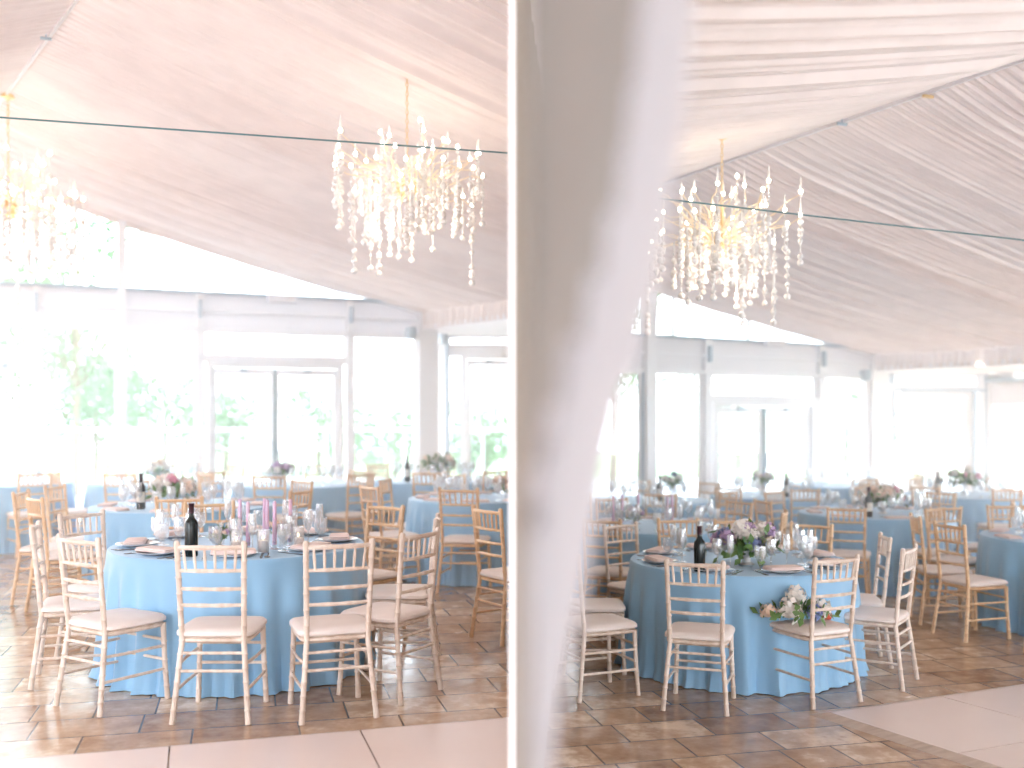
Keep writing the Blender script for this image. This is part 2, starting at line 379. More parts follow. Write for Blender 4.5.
def rake(B, x0, x1, nm):
    t = MB(); a = B['WP'](x0, HY); b = B['WP'](x1, HY); za = gable_z(B, x0); z1 = gable_z(B, x1)
    t.prism([Vector((a.x, a.y, za-.02)), Vector((b.x, b.y, z1-.02)), Vector((b.x, b.y, z1+.16)), Vector((a.x, a.y, za+.16))], B['wn']*-.06); struct(t.build(nm, M['frame'], smooth=False))
rake(B, -44, 420, 'trim_10')

# ---- right bay window wall
B = BR
zb = zrow(B, 760, 342.5); zh0 = zrow(B, 760, 374); zt0 = zrow(B, 760, 401)
w = MB()
bb = MB(); pbar(bb, B, 560, 870, zh0, zb-.01, .012); struct(bb.build('trim_21', M['blind'], smooth=False))
for x0, x1 in ((702, 708), (816, 822)): pbar(w, B, x0, x1, FR, zb, .16)
pbar(w, B, 868, 884, FR, zb, .30, .05)
pbar(w, B, 708, 816, zt0-.02, zt0+.05, .12)
struct(w.build('wall_back_right', M['frame'], smooth=False))
t = MB(); pbar(t, B, 560, 874, zb-.01, zb+.03, .16); struct(t.build('trim_11', M['steel'], smooth=False))
t = MB(); pbar(t, B, 560, 870, zh0+.24, zh0+.27, .13, -.01); pbar(t, B, 560, 870, zh0-.03, zh0+.03, .14, -.01); struct(t.build('trim_12', M['frame'], smooth=False))
t = MB()
for x in (705, 819): pbar(t, B, x-1.2, x+1.2, zb-.35, zb-.1, .24, -.02)
struct(t.build('trim_13', M['steel'], smooth=False))
window(B, 708, 816, zt0+.05, zh0); window(B, 575, 641, FR+.06, zh0, 2); window(B, 650, 702, FR+.06, zh0, 2); window(B, 822, 868, FR+.06, zh0, 2)
door(B, 711, 813, FR, zt0, 3.4, floorz=FR)
pz = MB(); pbar(pz, B, 641, 650, FR, gable_z(B, 646)+.1, .18, -.05); struct(pz.build('trim_14', M['frame'], smooth=False))
t = MB(); pbar(t, B, 640.0, 641.0, FR, zh0, .10, -.02); struct(t.build('trim_15', M['steel'], smooth=False))
gable(B, [575, 646, 673, 748, 845], zb+.03)
rake(B, 560, 872, 'trim_16')

# ---- unseen walls added behind and beside the camera to block and shape light
b = MB(); b.box((-12, -3.1, 1.9), (4, .12, 4.2)); b.box((-7, -3.1, 3.5), (14.2, .12, 2.3)); b.box((8, -3.1, 3.15), (14.2, .12, 2.3)); b.box((-1.4, -3.1, 1.3), (4.6, .12, 3.2))
struct(b.build('wall_rear_light_block', M['white'], smooth=False))  # added out of view, gaps sized for the fill light
E_, rd_, nr_ = BR['E'], BR['rd'], BR['nr']; q0 = E_+rd_*9.5+nr_*4.2; q1 = E_+rd_*25+nr_*4.2; b = MB()
b.prism([Vector((q0.x, q0.y, 1.3)), Vector((q1.x, q1.y, 1.3)), Vector((q1.x, q1.y, 3.4)), Vector((q0.x, q0.y, 3.4))], nr_*.012); struct(b.build('wall_right_light_screen', M['blind'], smooth=False))  # translucent screen added out of view to cut sky light from the right
b = MB(); b.prism([E_+rd_*9, E_+rd_*25, E_+rd_*25+nr_*4.2, E_+rd_*9+nr_*4.2], (0, 0, .08)); struct(b.build('ceiling', M['white'], smooth=False), 'flat white ceiling of the side extension near the camera, right bay', 'ceiling')
b = MB(); b.box((-12.6, 5, 1.9), (.12, 17, 4.2)); struct(b.build('wall_left_light_block', M['white'], smooth=False))  # added out of view to cut light from the left
# ---- side extensions beyond the eave
def ext(B, xs0, xs1, Yw, zf, side):
    E = B['E']; rd = B['rd']; nr = B['nr']; zc = E.z-.30
    c = MB(); c.prism([E+Vector((0, 0, -.30))-rd*1.5, E+Vector((0, 0, -.30))+rd*9, E+Vector((0, 0, -.30))+rd*9+nr*4.2, E+Vector((0, 0, -.30))-rd*1.5+nr*4.2], (0, 0, .08))
    o = c.build('ceiling', M['white'], smooth=False); clip(o, [(PCO_L, PN) if side == 'left' else (PCO_R, -PN), (Vector((0, Yw+.1, 0)), Vector((0, 1, 0)))]); struct(o, 'flat white ceiling of the side extension, %s bay' % side, 'ceiling')
    WP = lambda x, y: at(x, y, Yw)
    return dict(WP=WP, wn=Vector((0, 1, 0)), zc=zc)
X1 = ext(BL, 436, 575, 17.4, FL, 'left')
w = MB(); zh = zrow(X1, 470, 352)
pbar(w, X1, 436, 448, 0, X1['zc']+.1, .2); pbar(w, X1, 436, 572, X1['zc']-.02, X1['zc']+.1, .12); pbar(w, X1, 448, 575, zh-.03, zh+.08, .14)
struct(w.build('wall_extension_left', M['frame'], smooth=False))
t = MB(); pbar(t, X1, 446, 448.5, 0, X1['zc'], .24, -.01); struct(t.build('trim_17', M['steel'], smooth=False))
window(X1, 448, 568, zh+.08, X1['zc'], 2); door(X1, 463, 560, 0, zh-.03, 4, dark=False); window(X1, 448, 463, 0.05, zh-.03, 2)
X2 = ext(BR, 884, 986, 20.2, FR, 'right')
w = MB(); zh = zrow(X2, 930, 391)
pbar(w, X2, 884, 893, FR, X2['zc']+.1, .2); pbar(w, X2, 893, 990, zh-.02, zh+.07, .14); pbar(w, X2, 884, 990, X2['zc']-.02, X2['zc']+.1, .12); pbar(w, X2, 978, 990, FR, X2['zc'], .2)
struct(w.build('wall_extension_right', M['frame'], smooth=False))
t = MB(); pbar(t, X2, 891, 893.5, FR, zh, .24, -.01); pbar(t, X2, 971, 974, FR, zh, .24, -.01); pbar(t, X2, 893, 985, zh-.01, zh+.03, .18, -.02); struct(t.build('trim_18', M['steel'], smooth=False))
window(X2, 893, 978, zh+.07, X2['zc'], 2); door(X2, 902, 971, FR, zh-.02, 4, dark=False, floorz=FR)
# side window wall of the right extension, running back towards the camera
c0 = at(986, HY, 20.2); 
def WPs(x, y):
    # intersection of the view ray with the vertical plane through c0 along the eave
    rd = BR['rd']; k = (x-CX)/F
    tt = (k*c0.y-c0.x)/(rd.x-k*rd.y); return at(x, y, c0.y+rd.y*tt)
X3 = dict(WP=WPs, wn=BR['nr'])
w = MB(); zc = X2['zc']; zhh = zrow(X3, 1000, 403)
bb = MB(); pbar(bb, X3, 986, 1100, zhh, zc+.1, .012); struct(bb.build('trim_22', M['blind'], smooth=False)); pbar(w, X3, 986, 990, FR, zc, .12); pbar(w, X3, 1040, 1046, FR, zc, .12); pbar(w, X3, 990, 1040, FR, FR+.35, .12)
struct(w.build('wall_side_right', M['frame'], smooth=False))
t = MB(); pbar(t, X3, 986, 989.5, FR, zc, .16, -.02); pbar(t, X3, 986, 1100, zc-.16, zc-.08, .18, -.02); struct(t.build('trim_19', M['steel'], smooth=False))
window(X3, 990, 1040, FR+.35, zhh, 2, rail=zrow(X3, 1000, 439)); window(X3, 1046, 1100, FR+.35, zhh, 2)
for i, (x, y) in enumerate(((980, 366), (991, 374), (1018, 384), (938, 372))):
    Y = F*(X2['zc']-CZ)/(HY-y) if y < HY else 15
    Y = min(max(Y, 12), 19.5); p = Vector(((x-CX)/F*Y, Y, X2['zc']-.003))
    q = MB(); q.lathe([(.075, 0), (.09, -.02), (.09, .0)], n=14); r = empty('downlight', p); q.build('trim_ring', M['white'], r)
    q = MB(); q.lathe([(.001, -.012), (.07, -.012), (.07, 0)], n=14); q.build('lens', M['lamp'], r)
    tag(r, ['bright round downlight nearest the valance in the side extension ceiling', 'round downlight between two others in the side extension ceiling', 'round downlight close to the side windows in the extension ceiling', 'round downlight above the extension doors behind the valance'][i], 'ceiling light', 'downlights in the side extension')
# loudspeakers by the corner columns
for (x, y, Y, lb) in ((411, 333, 16.0, 'small dark wall speaker beside the corner column, left bay'), (443, 338, 17.1, 'small dark spotlight beyond the corner column, left bay'), (866, 375, 18.2, 'small dark wall speaker beside the corner column, right bay'), (891, 379, 19.8, 'small dark spotlight beyond the corner column, right bay')):
    r = empty('wall_speaker', at(x, y, Y)); q = MB(); q.lathe([(.02, -.10), (.07, -.09), (.085, 0), (.07, .09), (.02, .10)], n=14); q.build('housing', M['steel'], r)
    q = MB(); q.box((0, .10, .03), (.03, .20, .03)); q.box((.0, .2, .03), (.09, .02, .12)); q.build('bracket', M['steel'], r, smooth=False)
    tag(r, lb, 'speaker')
# emergency fitting on the beam
for Bq, x, y, lb in ((BL, 280, 296, 'white emergency light fitting on the beam, left bay'), (BR, 768, 340, 'white emergency light fitting on the beam, right bay')):
    p = Bq['WP'](x, y)-Bq['wn']*.14; r = empty('emergency_light', p, math.atan2(Bq['wd'].y, Bq['wd'].x)); q = MB(); q.box((0, 0, -.06), (.42, .10, .10)); q.build('housing', M['white'], r, smooth=False)
    for sx in (-.08, .10):
        q = MB(); q.tube([(sx, 0, -.01), (sx, 0, .10)], .012, 6); q.ball((sx, -.01, .11), .035, 8, 5); q.build('lamp_head', M['frame'], r)
    tag(r, lb, 'light fitting')

# ------------------------------------------------------------------ outside
o = MB(); o.box((2, 30, -.62), (90, 60, .1)); o = o.build('ground', M['lawn'], smooth=False); struct(o, 'green land beyond the terrace', 'ground')
o = MB(); o.box((1, 24.8, -.42), (60, 15, .1)); o = o.build('terrace', M['stone'], smooth=False); struct(o, 'pale paved terrace outside the windows', 'terrace')
def railing(x0, x1, Y, lb, ztop):
    r = empty('railing', (x0, Y, -.37)); n = int((x1-x0)/1.5); h = ztop+.37
    m = MB(); m.tube([(0, 0, h), (x1-x0, 0, h)], .035, 8); m.build('handrail', M['white'], r)
    m = MB(); m.tube([(0, 0, .12), (x1-x0, 0, .12)], .025, 8); m.build('lower_rail', M['white'], r)
    for i in range(n+1):
        m = MB(); m.box(((x1-x0)*i/n, 0, h/2), (.05, .05, h)); m.build('post', M['white'], r, smooth=False)
    m = MB(); m.box(((x1-x0)/2, 0, h/2+.02), (x1-x0, .01, h-.25)); m.build('glass_panel', M['pane'], r, smooth=False)
    tag(r, lb, 'railing')
railing(-18, 1.0, 21.5, 'white terrace railing with glass panels outside the left bay windows', CZ-(430-HY)/F*21.5)
railing(1.2, 22, 25.0, 'white terrace railing with glass panels outside the right bay windows', CZ-(452-HY)/F*25)
def tree(x, Y, h, r, lb, zb=-.57, thin=1.0):
    root = empty('tree', (x, Y, zb)); rnd = random.Random(int(x*31+Y*7))
    m = MB(); m.tube([(0, 0, 0), (.05, 0, h*.4), (0, .1, h*.8)], [.10, .07, .03], 8)
    for k in range(5):
        a = k*1.26; m.tube([(0, 0, h*.35+.1*k), (math.cos(a)*r*.5, math.sin(a)*r*.5, h*.6+.1*k)], [.04, .015], 6)
    m.build('trunk', M['bark'], root)
    m = MB(); m.keep = 1; cl = [(Vector((rnd.gauss(0, r*.42), rnd.gauss(0, r*.42), h*rnd.uniform(.35, 1.0))), r*rnd.uniform(.28, .5)) for _ in range(16)]
    for i in range(int(2600*thin)):
        c, cr = rnd.choice(cl); d = Vector((rnd.gauss(0, 1), rnd.gauss(0, 1), rnd.gauss(0, 1))).normalized(); p = c+d*cr*rnd.uniform(.75, 1.05)
        a = Vector((rnd.gauss(0, 1), rnd.gauss(0, 1), rnd.gauss(0, 1))).normalized(); b = a.cross(d).normalized(); s_ = rnd.uniform(.06, .12)*(.7+r*.16)
        m.add([p-a*s_, p+b*s_*.5, p+a*s_, p-b*s_*.5], [(0, 1, 2, 3)])
    m.build('foliage', M['tree'], root, smooth=False)
    tag(root, lb, 'tree', 'trees outside the windows')
for (px_, Y, h, r, lb) in ((20, 27, 5.6, 2.2, 'pale green tree outside the first door of the left bay'), (75, 25, 7.4, 2.3, 'tall green tree filling the gable glass, left bay'), (95, 30, 3.4, 2.2, 'low round tree behind the railing, left bay'), (165, 33, 3.6, 2.2, 'green tree outside the window beside the tall pole, left bay'),
        (225, 40, 2.6, 2.2, 'small distant tree seen through the double door, left bay'), (318, 38, 2.6, 2.0, 'small tree seen through the right door leaf, left bay'), (395, 34, 2.2, 2.0, 'low tree outside the last window, left bay'), (485, 36, 2.2, 1.8, 'low tree seen through the extension door, left bay'),
        (612, 26, 6.4, 2.0, 'tall sparse tree beside the drape, right bay'), (738, 42, 2.3, 2.2, 'small distant tree seen through left door leaf, right bay'), (790, 45, 2.2, 2.2, 'small distant tree seen through right door leaf, right bay'), (845, 34, 2.3, 2.0, 'low green tree outside window beside the corner column, right bay'), (700, 36, 2.0, 1.6, 'low bush outside the window beside the tall pole, right bay')):
    tree((px_-CX)/F*Y, Y, h, r, lb)

# ------------------------------------------------------------------ dance floors
def dance(name, c, e1, e2, z, n1, n2, side, planes=None, pan=.9):
    e1 = Vector(e1).normalized(); e2 = Vector(e2).normalized(); c = Vector(c); th = .022
    root = empty('dance_floor', (c.x, c.y, z)); k = 0
    for i in range(n1):
        for j in range(n2):
            a = e1*(pan*i+.004)+e2*(pan*j+.004); b_ = e1*(pan*(i+1)-.004)+e2*(pan*j+.004); d = e1*(pan*(i+1)-.004)+e2*(pan*(j+1)-.004); g = e1*(pan*i+.004)+e2*(pan*(j+1)-.004)
            m = MB(); m.prism([q+Vector((0, 0, th)) for q in (a, b_, d, g)], (0, 0, -th+.002)); o = m.build('floor_panel', M['deck'], root, smooth=False)
            if planes: clip(o, [(p-root.location, n_) for p, n_ in planes])
    m = MB(); W = .075
    A1 = Vector((0, 0, 0)); 
    m.prism([A1-e2*W-e1*W+Vector((0, 0, .001)), e1*pan*n1-e2*W+Vector((0, 0, .001)), e1*pan*n1+Vector((0, 0, th)), A1+Vector((0, 0, th))], (0, 0, -.001))
    o = m.build('edge_ramp', M['ramp'], root, smooth=False)
    if planes: clip(o, [(p-root.location, n_) for p, n_ in planes])
    if side == 'right':
        m = MB(); m.prism([A1-e2*W-e1*W+Vector((0, 0, .001)), A1+Vector((0, 0, th)), e2*pan*n2+Vector((0, 0, th)), e2*pan*n2-e1*W+Vector((0, 0, .001))], (0, 0, -.001)); m.build('edge_ramp', M['ramp'], root, smooth=False)
    return root
a = onfloor(0, 760, FL); b_ = onfloor(509, 717, FL); d1 = (b_-a).normalized(); p2 = Vector((d1.y, -d1.x, 0))
st = onfloor(170, 746, FL)-d1*.9*5+p2*.075
tag(dance('dance_floor', st, d1, p2, FL, 9, 3, 'left', [(PCO_L, PN)]), 'pale pink dance floor panels edging the tiles in the left bay', 'dance floor')
a = onfloor(829, 716, FR); b_ = onfloor(1024, 688, FR); d1 = (b_-a).normalized(); c_ = onfloor(990, 768, FR); p2 = (c_-a).normalized()
tag(dance('dance_floor', a, d1, p2, FR, 6, 4, 'right'), 'pale pink dance floor corner on the tiles in the right bay', 'dance floor')

# ------------------------------------------------------------------ chairs
def bamboo(p0, pts, r, ring=.1):
    path = [Vector(p) for p in pts]; out = []; rad = []; L = 0
    for a, b in zip(path[:-1], path[1:]):
        l = (b-a).length; n = max(1, round(l/ring))
        for i in range(n):
            q = a.lerp(b, i/n)
            if out:
                d = (b-a).normalized()*.006; out += [q-d, q, q+d]; rad += [r, r*1.25, r]
            else: out.append(q); rad.append(r*1.1)
    out.append(path[-1]); rad.append(r*1.15)
    return out, rad
def superpad(m, w, d, z0, z1, n=28, e=.32, rings=((.90, 0), (1, .25), (1, .6), (.94, .88), (.80, 1), (.4, 1.06), (.02, 1.08))):
    vs = []; fs = []
    for sc_, t in rings:
        for k in range(n):
            th = 2*PI*k/n; c, s_ = math.cos(th), math.sin(th)
            vs.append((w/2*sc_*math.copysign(abs(c)**e, c), d/2*sc_*math.copysign(abs(s_)**e, s_), z0+(z1-z0)*t))
    R = len(rings)
    for i in range(R-1):
        for k in range(n): fs.append((i*n+k, i*n+(k+1) % n, (i+1)*n+(k+1) % n, (i+1)*n+k))
    fs += [tuple(range(n))[::-1], tuple(range((R-1)*n, R*n))]
    m.add(vs, fs)
def rear_x(z): return .195-.035*z/.42 if z < .42 else .160+.012*(z-.42)/.5
def rear_y(z): return -.245+.055*z/.42 if z < .42 else -.19-.05*(z-.42)/.5
def make_chair(wood, detailed=True):
    pieces = []
    def P(name): m = MB(); pieces.append((name, m)); return m
    N = 8 if detailed else 5
    for s_ in (-1, 1):
        m = P('back_post'); pts = [(s_*rear_x(z), rear_y(z), z) for z in (0, .14, .28, .42, .58, .75, .925)]
        o_, r_ = bamboo(None, pts, .0145, .085 if detailed else 9); m.tube(o_, r_, N)
        if detailed: m.ball(pts[-1], .017, 8, 4)
    for s_ in (-1, 1):
        m = P('leg'); o_, r_ = bamboo(None, [(s_*.188, .19, 0), (s_*.178, .178, .22), (s_*.172, .172, .425)], .0145, .085 if detailed else 9); m.tube(o_, r_, N)
    def rail(name, z, r=.010):
        m = P(name); n = 6; y = rear_y(z); x = rear_x(z); m.tube([(-x+2*x*i/n, y-.018*math.sin(PI*i/n)*(1 if z > .5 else 0), z) for i in range(n+1)], [r*(1.2 if i in (2, 4) else 1) for i in range(n+1)], 6)
    rail('top_rail', .905, .0125)
    for z in (.785, .69, .605): rail('back_rail', z)
    for i in range(6):
        x = -.125+.05*i; m = P('spindle')
        m.tube([(x*1.08, rear_y(.905)-.016, .905), (x*1.04, rear_y(.845)-.016, .845), (x, rear_y(.785)-.014, .785)], [.006, .0085, .006], 6)
    m = P('seat_frame'); superpad(m, .385, .395, .405, .435, 20, .3, ((.94, 0), (1, .3), (1, .7), (.94, 1)))
    for z in (.355, .265): m = P('stretcher'); m.tube([(-rear_x(z), rear_y(z), z), (0, rear_y(z), z), (rear_x(z), rear_y(z), z)], .0085, 6)
    for z in (.33, .22): m = P('stretcher'); m.tube([(-.18, .178, z), (0, .178, z), (.18, .178, z)], .0085, 6)
    for s_ in (-1, 1):
        for z in (.30, .17): m = P('stretcher'); m.tube([(s_*rear_x(z), rear_y(z), z), (s_*.184, -.03, z), (s_*.182, .18, z)], .0085, 6)
    root = empty('chiavari_chair')
    if detailed:
        for n_, m in pieces: m.build(n_, wood, root)
    else:
        a = MB()
        for n_, m in pieces: a.add(m.v, m.f)
        a.build('chair_frame', wood, root)
    c = MB(); superpad(c, .41, .41, .432, .478, 28 if detailed else 16); c.build('cushion', M['cushion'], root)
    return Proto(root)
CH = {('l', 1): make_chair(M['limed']), ('n', 1): make_chair(M['natural']), ('l', 0): make_chair(M['limed'], False), ('n', 0): make_chair(M['natural'], False)}
def chair(x, y, deg, kind, bayname, label, group='chiavari chairs around the blue tables'):
    z = FL if bayname == 'L' else FR
    o = CH[(kind, 1 if y < 9.8 else 0)].put((x, y, z+.001), math.radians(deg)); tag(o, label, 'chair', group); return o

# ------------------------------------------------------------------ tablecloths
def cloth(X, Y, R, zf, seed, label, nf=None, seg=288):
    rnd = random.Random(seed); m = MB(); nf = nf or rnd.choice((25, 27, 29)); ph = [rnd.uniform(0, 6.28) for _ in range(4)]
    H = .76; prof = [(0.001, H), (.5*R, H), (.85*R, H), (R-.02, H), (R-.006, H-.002), (R, H-.010), (R+.004, H-.03), (R+.008, H-.07)]
    nz = 12; vs = []; fs = []
    rows = []
    for r, z in prof: rows.append([(r, z)]*seg)
    for j in range(1, nz+1):
        t = j/nz; row = []
        for k in range(seg):
            th = 2*PI*k/seg
            w = th*nf+1.3*math.sin(th*3+ph[0])+.7*math.sin(th*5+ph[1])
            g = .5+.5*math.sin(w); g = g**1.1
            amp = .078*(.65+.35*math.sin(th*4+ph[2]))
            r = R+.008+.015*t+amp*g*t**.6+.012*math.sin(w*2.3+ph[3])*t*t
            z = H-.07-(H-.07-.004)*t
            if j == nz: r += .018
            row.append((r, z))
        rows.append(row)
    for row in rows:
        for k, (r, z) in enumerate(row): th = 2*PI*k/seg; vs.append((r*math.cos(th), r*math.sin(th), z))
    for i in range(len(rows)-1):
        for k in range(seg): fs.append((i*seg+k, (i+1)*seg+k, (i+1)*seg+(k+1) % seg, i*seg+(k+1) % seg))
    m.add(vs, fs); o = m.build('tablecloth', M['blue'], loc=(X, Y, zf+.001), smooth=True)
    tag(o, label, 'tablecloth', 'blue floor-length tablecloths'); return o

# ------------------------------------------------------------------ tableware prototypes
def proto_one(name, fn, m, kidsfn=None):
    b = MB(); fn(b); return Proto(b.build(name, m))
def g_prof(m, foot, stem, bowl, top, hb, ht, n=14):
    m.lathe([(foot, 0), (foot, .003), (.006, .008), (.0035, .02), (.0035, stem), (bowl*.5, stem+.010), (bowl*.92, stem+(hb)*.6), (bowl, stem+hb), (top, ht), (top-.0015, ht), (bowl-.002, stem+hb), (bowl*.5, stem+.014), (.001, stem+.008)], n=n)
WARE = dict(
    champagne_flute=proto_one('champagne_flute', lambda m: g_prof(m, .032, .10, .026, .022, .05, .235), M['glass']),
    wine_glass=proto_one('wine_glass', lambda m: g_prof(m, .036, .085, .041, .033, .06, .205), M['glass']),
    water_goblet=proto_one('water_goblet', lambda m: g_prof(m, .035, .055, .042, .040, .05, .165), M['glass']),
)
def mk_setting():
    def nap(m):
        superpad(m, .26, .13, 0, .012, 20, .2, ((.97, 0), (1, .3), (1, .7), (.96, 1), (.9, 1.05))); superpad(m, .25, .12, .012, .022, 20, .2, ((.97, 0), (1, .3), (1, .7), (.9, 1)))
    WARE['napkin'] = proto_one('folded_napkin', nap, M['napkin'])
    WARE['plate'] = proto_one('dinner_plate', lambda m: m.lathe([(.001, .004), (.08, .004), (.085, .008), (.125, .018), (.130, .020), (.128, .016), (.085, .002), (.05, 0)], n=28), M['china'])
    def knife(m):
        m.prism([(-.008, -.11, 0), (.008, -.11, 0), (.007, 0, 0), (.010, .06, 0), (.004, .12, 0), (-.007, .10, 0), (-.006, 0, 0)], (0, 0, .003))
    def fork(m):
        m.prism([(-.007, -.11, 0), (.007, -.11, 0), (.004, .02, 0), (.012, .045, 0), (-.012, .045, 0), (-.004, .02, 0)], (0, 0, .003))
        for x in (-.010, -.0035, .0035, .010): m.box((x, .07, .0015), (.003, .055, .003))
    def spoon(m):
        m.prism([(-.007, -.11, 0), (.007, -.11, 0), (.004, .04, 0), (-.004, .04, 0)], (0, 0, .003)); superpad(m, .036, .055, 0, .006, 12, 1.0); o = len(m.v)-12*7
        for i in range(o, len(m.v)): v = m.v[i]; m.v[i] = (v[0], v[1]+.065, v[2])
    WARE['knife'] = proto_one('table_knife', knife, M['cutlery']); WARE['fork'] = proto_one('dinner_fork', fork, M['cutlery']); WARE['spoon'] = proto_one('dessert_spoon', spoon, M['cutlery'])
    # wine bottle with foil and label
    r = empty('wine_bottle'); m = MB(); m.lathe([(.001, .004), (.034, 0), (.038, .005), (.038, .19), (.034, .205), (.018, .225), (.0145, .24), (.0145, .295), (.0165, .297), (.0165, .305), (.001, .305)], n=20); m.build('bottle_body', M['bottle'], r)
    m = MB(); m.lathe([(.0155, .250), (.0155, .296), (.0172, .298), (.0172, .308), (.001, .309)], n=16); m.build('foil_cap', M['foil'], r)
    m = MB(); n = 12; vs = []; 
    for i in range(n+1):
        th = -PI*.5-1.1+2.2*i/n
        for z in (.06, .15): vs.append((.0387*math.cos(th), .0387*math.sin(th), z))
    m.add(vs, [(2*i, 2*i+2, 2*i+3, 2*i+1) for i in range(n)]); m.build('bottle_label', M['paper'], r)
    WARE['bottle'] = Proto(r)
    r = empty('taper_candle'); m = MB(); m.lathe([(.032, 0), (.034, .004), (.012, .012), (.012, .03), (.017, .05), (.014, .052)], n=14); m.build('glass_holder', M['glass'], r)
    m = MB(); m.lathe([(.014, .03), (.014, .05), (.0115, .29), (.002, .297)], n=10); m.build('candle', M['lilac'], r); m = MB(); m.tube([(0, 0, .295), (.001, 0, .305)], .0012, 5); m.build('wick', M['black'], r)
    WARE['taper'] = Proto(r)
    r = empty('votive_candle'); m = MB(); m.lathe([(.034, 0), (.036, .004), (.038, .14), (.036, .14), (.034, .006), (.001, .006)], n=16); m.build('glass_cylinder', M['glass'], r)
    m = MB(); m.lathe([(.028, .007), (.028, .075), (.02, .078), (.001, .077)], n=14); m.build('candle', M['wax'], r); m = MB(); m.ball((0, 0, .092), .005, 8, 6, 2); m.build('flame', M['flame'], r)
    WARE['votive'] = Proto(r)
mk_setting()
def bloom(m, c, r, n=46, rnd=random, open_=1.0):
    c = Vector(c); m.ball(c, r*.66, 8, 5)
    for i in range(n):
        z = 1-2*(i+.5)/n; 
        if z < -.6: continue
        a = i*2.399963; q = math.sqrt(1-z*z); d = Vector((q*math.cos(a), q*math.sin(a), z)); t = d.cross(Vector((.3, .5, 1))).normalized(); b = t.cross(d)
        s_ = r*.52*rnd.uniform(.8, 1.2); p = c+d*r*rnd.uniform(.66, .85); t2 = (t*math.cos(i)+b*math.sin(i)); b2 = t2.cross(d)
        m.add([p-t2*s_*.2, p+b2*s_*.55+d*s_*.35, p+t2*s_+d*s_*.5, p-b2*s_*.55+d*s_*.35], [(0, 1, 2, 3)])
def leafy(m, base, dir_, L, rnd, n=6, w=.016):
    base = Vector(base); d = Vector(dir_).normalized(); 
    pts = [base+d*L*t+Vector((0, 0, -L*.25*t*t)) for t in (0, .33, .66, 1)]
    m.tube(pts, [.0022, .002, .0015, .001], 5)
    for i in range(n):
        t = (i+1)/n; p = base+d*L*t+Vector((0, 0, -L*.25*t*t)); a = i*2.4
        s_ = d.cross(Vector((math.cos(a), math.sin(a), .4))).normalized(); o_ = (s_+d*.6).normalized(); q = o_.cross(d).normalized(); l = L*.32*rnd.uniform(.8, 1.2)
        m.add([p, p+o_*l*.5+q*w, p+o_*l, p+o_*l*.5-q*w], [(0, 1, 2, 3)])
def arrangement(loc, R, cols, label, seed, vase='bowl', n=14, leaves=12, name='flower_arrangement', small=False):
    rnd = random.Random(seed); root = empty(name, loc)
    m = MB()
    if vase == 'bowl': m.lathe([(.05, 0), (.055, .005), (.03, .02), (.03, .05), (.085, .10), (.09, .12), (.085, .12), (.02, .06)], n=20); zc = .15; vm = M['china']
    elif vase == 'tall': m.lathe([(.05, 0), (.05, .01), (.035, .05), (.045, .16), (.06, .18), (.055, .18), (.03, .05), (.001, .03)], n=18); zc = .22; vm = M['glass']
    else: m.lathe([(.018, 0), (.024, .01), (.026, .05), (.011, .08), (.012, .11), (.010, .11), (.02, .05), (.001, .02)], n=14); zc = .13; vm = M['glass']
    m.build('vase', vm, root)
    for i in range(n):
        z = rnd.uniform(-.15, 1); a = i*2.4+rnd.uniform(-.3, .3); q = math.sqrt(max(0, 1-z*z)); rr = R*rnd.uniform(.7, 1.0)
        c = Vector((q*math.cos(a)*rr*1.15, q*math.sin(a)*rr, zc+z*rr*.75)); col, br = cols[i % len(cols)]
        m = MB(); m.keep = 1; bloom(m, c, br*rnd.uniform(.85, 1.15), 40 if not small else 24, rnd); m.build('bloom', M[col], root)
        m = MB(); m.tube([(0, 0, zc-.08), c], .002, 5); m.build('stem', M['stem'], root)
    for i in range(leaves):
        a = i*2.4+1; e = rnd.uniform(0, .9); m = MB(); m.keep = 1
        leafy(m, (0, 0, zc-.04), (math.cos(a), math.sin(a), e), R*rnd.uniform(1.1, 1.6), rnd, 7, R*.12); m.build('leaf_sprig', M['leaf'], root)
    return tag(root, label, 'flowers')

DIRS = ['camera side', 'camera-right side', 'right side', 'window-right side', 'window side', 'window-left side', 'left side', 'camera-left side']
def settings(X, Y, R, zf, tname, level, phase=0, seed=0):
    rnd = random.Random(seed); z = zf+.7625
    for k in range(8):
        a = -PI/2+k*PI/4+phase; er = Vector((math.cos(a), math.sin(a), 0)); et = Vector((-er.y, er.x, 0)); c = Vector((X, Y, z)); rz = a+PI/2
        def pt(r, t): return c+er*r+et*t
        where = 'on the %s, %s' % (tname, DIRS[k])
        if level == 2:
            WARE_put('plate', pt(R-.17, 0), 0, 'white dinner plate '+where, 'plate', 'dinner plates')
            o = WARE_put('napkin', pt(R-.16, 0)+Vector((0, 0, .0205)), rz+rnd.uniform(-.1, .1), 'blush folded napkin '+where, 'napkin', 'folded napkins')
            for nm, t in (('fork', -.165), ('knife', .16), ('spoon', .195)):
                WARE_put(nm, pt(R-.16, t), rz+PI+rnd.uniform(-.1, .1), 'dark steel %s ' % nm+where, nm, 'cutlery')
        elif level == 1: WARE_put('napkin', pt(R-.14, 0), rz, 'blush folded napkin '+where, 'napkin', 'folded napkins')
        if 1:
            WARE_put('champagne_flute', pt(R-.30+rnd.uniform(-.02, .02), .10), 0, 'tall champagne flute '+where, 'glass', 'stemware on the tables')
            WARE_put('wine_glass', pt(R-.33+rnd.uniform(-.02, .02), .0), 0, 'wine glass '+where, 'glass', 'stemware on the tables')
        if level: WARE_put('water_goblet', pt(R-.28, -.11), 0, 'water goblet '+where, 'glass', 'stemware on the tables')
def WARE_put(k, loc, rz, label, cat, group=None):
    o = WARE[k].put(loc, rz); tag(o, label, cat, group); return o

